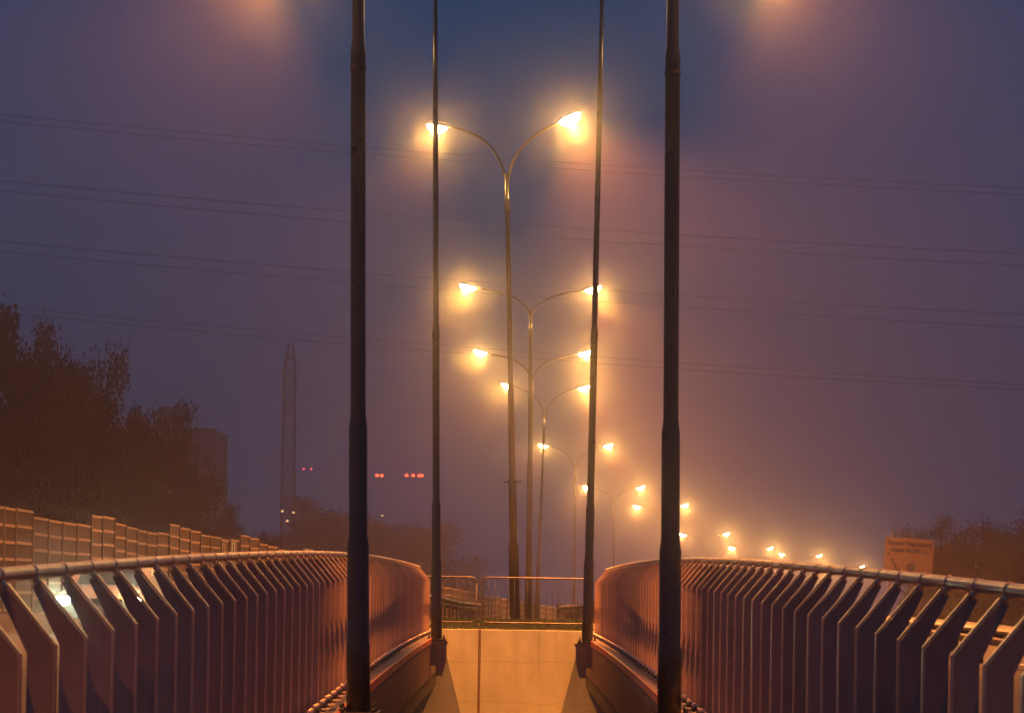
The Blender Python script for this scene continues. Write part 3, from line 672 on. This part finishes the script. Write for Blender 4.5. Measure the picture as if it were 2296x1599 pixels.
# ------------------------------------------------------------------ far apartment block
BD = 290.0
x0, x1 = P(215, 1300, BD).x, P(474, 1300, BD).x; zt = P(474, 967, BD).z
A = root('apartment_building', ((x0 + x1) / 2, BD, -11), 'faint boxy apartment block in the haze behind the left trees', 'building'); ax = A.location.x; hz = zt + 11; hw = (x1 - x0) / 2
bb = MB(); bb.box(-hw, hw, 0, 14, 0, hz); wl = bb.build('wall', M['wallfar'], A)
rf = MB(); rf.box(-hw - .12, hw + .12, -.12, 14.12, hz + .002, hz + .35); rf = rf.build('roof', M['post'], A)
xa, xb = P(345, 930, BD).x - ax, P(384, 930, BD).x - ax; zr = P(360, 908, BD).z + 11
sb = MB(); sb.box(xa, xb, 3, 8, hz + .352, zr); sb.build('roof_hut', M['wallfar'], rf)
nfl = int(hz // 2.8)
for fl in range(nfl):
    for k in range(4):
        wx = -hw + .8 + k * (2 * hw - 1.6) / 3.0 - .5; wzz = fl * 2.8 + 1.0
        if wzz + 1.3 > hz: continue
        f = MB(); f.box(wx - .06, wx + 1.06, -.05, -.003, wzz - .06, wzz + 1.36); fo = f.build('window', M['post'], A)
        g = MB(); g.box(wx, wx + 1.0, -.07, -.052, wzz, wzz + 1.3); g.build('pane', M['darkglass'], fo)
# ------------------------------------------------------------------ lattice pylon
PYD = 425.0
pt = P(651, 770, PYD); PY = root('pylon', (pt.x, PYD, -10), 'tall thin lattice power pylon fading in the haze left of the thick pole', 'pylon')
Hh = pt.z + 10; wb = 1.2
b = MB(); lv = 22
def half(z): return wb * ((1.0 - .22 * z / Hh) if z < Hh * .93 else max(.2, .795 - (z - Hh * .93) / (Hh * .07) * .6))
cs = [(-1, -1), (1, -1), (1, 1), (-1, 1)]
for sx, sy in cs: b.tube([(sx * half(z), sy * half(z), z) for z in (0, Hh * .5, Hh * .93, Hh)], .15, 5)
b.build('legs_frame', M['lattice'], PY)
b = MB()
for i in range(lv):
    za, zb_ = Hh * .97 * i / lv, Hh * .97 * (i + 1) / lv
    for j in range(4):
        (ax_, ay_), (bx_, by_) = cs[j], cs[(j + 1) % 4]
        b.tube([(ax_ * half(za), ay_ * half(za), za), (bx_ * half(zb_), by_ * half(zb_), zb_)], .075, 4, False)
        b.tube([(bx_ * half(za), by_ * half(za), za), (ax_ * half(zb_), ay_ * half(zb_), zb_)], .075, 4, False)
        b.tube([(ax_ * half(zb_), ay_ * half(zb_), zb_), (bx_ * half(zb_), by_ * half(zb_), zb_)], .045, 4, False)
b.build('bracing', M['lattice'], PY)
for q, v in ((0, 848), (1, 922), (2, 885)):
    z = P(651, v, PYD).z + 10; b = MB()
    for s in (-1, 1):
        b.tube([(0, s * .5, z), (s * .2, s * 4.2, z + .15)], .09, 5); b.tube([(0, s * .5, z + .9), (s * .2, s * 4.2, z + .15)], .06, 5); b.tube([(s * .2, s * 4.2, z + .15), (s * .2, s * 4.2, z - .9)], .07, 6)
    b.build('cross_arm', M['lattice'], PY)
# ------------------------------------------------------------------ power cables
def cable(pts, d, r, lab):
    us = np.array([p[0] for p in pts], float); vs_ = np.array([p[1] for p in pts], float); pf = np.polyfit(us, vs_, min(2, len(pts) - 1))
    ps = []
    for u in np.linspace(us[0] - (260 if us[0] < 5 else 0), us[-1] + (260 if us[-1] > 2200 else 0), 24):
        dd = d if not isinstance(d, tuple) else d[0] + (d[1] - d[0]) * (u - us[0]) / (us[-1] - us[0])
        ps.append(P(u, float(np.polyval(pf, u)), dd))
    o_ = ps[0]; tag(MB().tube([p - o_ for p in ps], r, 5).build('power_line', M['wire'], None, o_), lab, 'power line', 'power lines crossing the sky')
D = 150
for pts, lab in (([(0, 258), (783, 327), (1461, 379), (2296, 422)], 'upper cable of the highest, faintest pair crossing the sky'),
                 ([(0, 273), (783, 343), (1461, 392), (2296, 437)], 'lower cable of the highest, faintest pair crossing the sky'),
                 ([(0, 406), (783, 474), (1461, 524), (2296, 569)], 'upper cable of the second pair from the top'),
                 ([(0, 428), (783, 498), (1461, 548), (2296, 596)], 'lower cable of the second pair from the top'),
                 ([(0, 541), (783, 610), (1525, 662), (2296, 705)], 'upper cable of the pair crossing near the second median lamp'),
                 ([(0, 564), (783, 634), (1525, 688), (2296, 735)], 'lower cable of the pair crossing near the second median lamp'),
                 ([(0, 688), (783, 755), (1525, 816), (2296, 862)], 'upper cable of the lowest dark pair, just over the pylon top'),
                 ([(0, 701), (783, 771), (1525, 829), (2296, 873)], 'lower cable of the lowest dark pair, just over the pylon top')):
    cable(pts, D, .015, lab)
cable([(395, 936), (520, 931), (647, 920)], PYD - 4, .04, 'faint cable from the apartment block side up to the pylon')
cable([(655, 920), (971, 960), (1600, 1020), (2296, 1064)], PYD - 4, .03, 'faint upper cable leaving the pylon to the right')
cable([(655, 934), (971, 974), (1600, 1033), (2296, 1077)], PYD + 4, .03, 'faint lower cable leaving the pylon to the right')
# ------------------------------------------------------------------ far warning lights and small lamps
def mast(us, v, d, lab, m, r=.085, zg=-10):
    uc = sum(us) / len(us); p = P(uc, v, d); R = root('light_mast', (p.x, d, zg), lab, 'light mast', 'far masts with red lights')
    MB().tube([(0, 0, 0), (0, 0, p.z - zg - .1)], .008, 6).build('mast', M['lattice'], R)
    xs = [P(u, v, d).x - p.x for u in us]
    MB().tube([(min(xs) - .1, 0, p.z - zg - .2), (max(xs) + .1, 0, p.z - zg - .2)], .010, 6).build('cross_bar', M['lattice'], R)
    for x in xs: MB().ell((x, 0, p.z - zg), r * 1.25, r, r, 10, 6).build('red_light', m, R)
mast([845.5, 856], 1066, 170, 'far mast with two red lights just right of the thick left pole', M['redlight'], .10)
mast([911.5, 926.5, 940, 946], 1066, 170, 'far mast with four red lights in a row left of the thin pole', M['redlight'], .10)
mast([681, 698], 1051.5, 240, 'faint far mast with two dim red lights beside the pylon', M['dimred'], .07)
def farlamp(u, v, d, lab, zg=-9, m='farlamp'):
    p = P(u, v, d); R = root('far_lamp', (p.x, d, zg), lab, 'street lamp', 'tiny far lamps')
    MB().tube([(0, 0, 0), (0, 0, p.z - zg - .1)], .05, 6).build('pole', M['lattice'], R); MB().ell((0, 0, p.z - zg), .14, .14, .12, 10, 6).build('lamp_bulb', M[m], R)
farlamp(633, 1146, 240, 'tiny far lamp at the left foot of the pylon'); farlamp(658, 1149, 250, 'tiny dim far lamp at the right foot of the pylon'); farlamp(644, 1168, 235, 'lowest and brightest of the tiny far lamps under the pylon')
farlamp(857, 1156, 300, 'tiny pinkish far lamp right of the thick left pole'); farlamp(2191, 1272, 130, 'tiny orange lamp among the dark trees on the right', zg=-6)
# ------------------------------------------------------------------ the fog
hz = MB(); hz.box(-190, 230, -45, 470, -13.0, 46)
hm_ = bpy.data.materials.new('fog'); hm_.use_nodes = True; n_ = hm_.node_tree; n_.nodes.clear()
oo = n_.nodes.new('ShaderNodeOutputMaterial'); pv = n_.nodes.new('ShaderNodeVolumePrincipled')
pv.inputs['Color'].default_value = (.80, .74, 1.0, 1); pv.inputs['Density'].default_value = HAZE_D; pv.inputs['Anisotropy'].default_value = 0.3
pf_ = n_.nodes.new('ShaderNodeVolumePrincipled')          # narrow forward lobe of real fog droplets: the halo round each lamp
pf_.inputs['Color'].default_value = (1, .95, .9, 1); pf_.inputs['Density'].default_value = HALO_D
ad = n_.nodes.new('ShaderNodeAddShader'); n_.links.new(pv.outputs[0], ad.inputs[0]); n_.links.new(pf_.outputs[0], ad.inputs[1])
pf_.inputs['Anisotropy'].default_value = HALO_G
n_.links.new(ad.outputs[0], oo.inputs['Volume'])
h = hz.build('haze', hm_); struct(h, 'stuff'); h['label'] = 'thin evening fog lit orange by the street lamps'; h['category'] = 'haze'
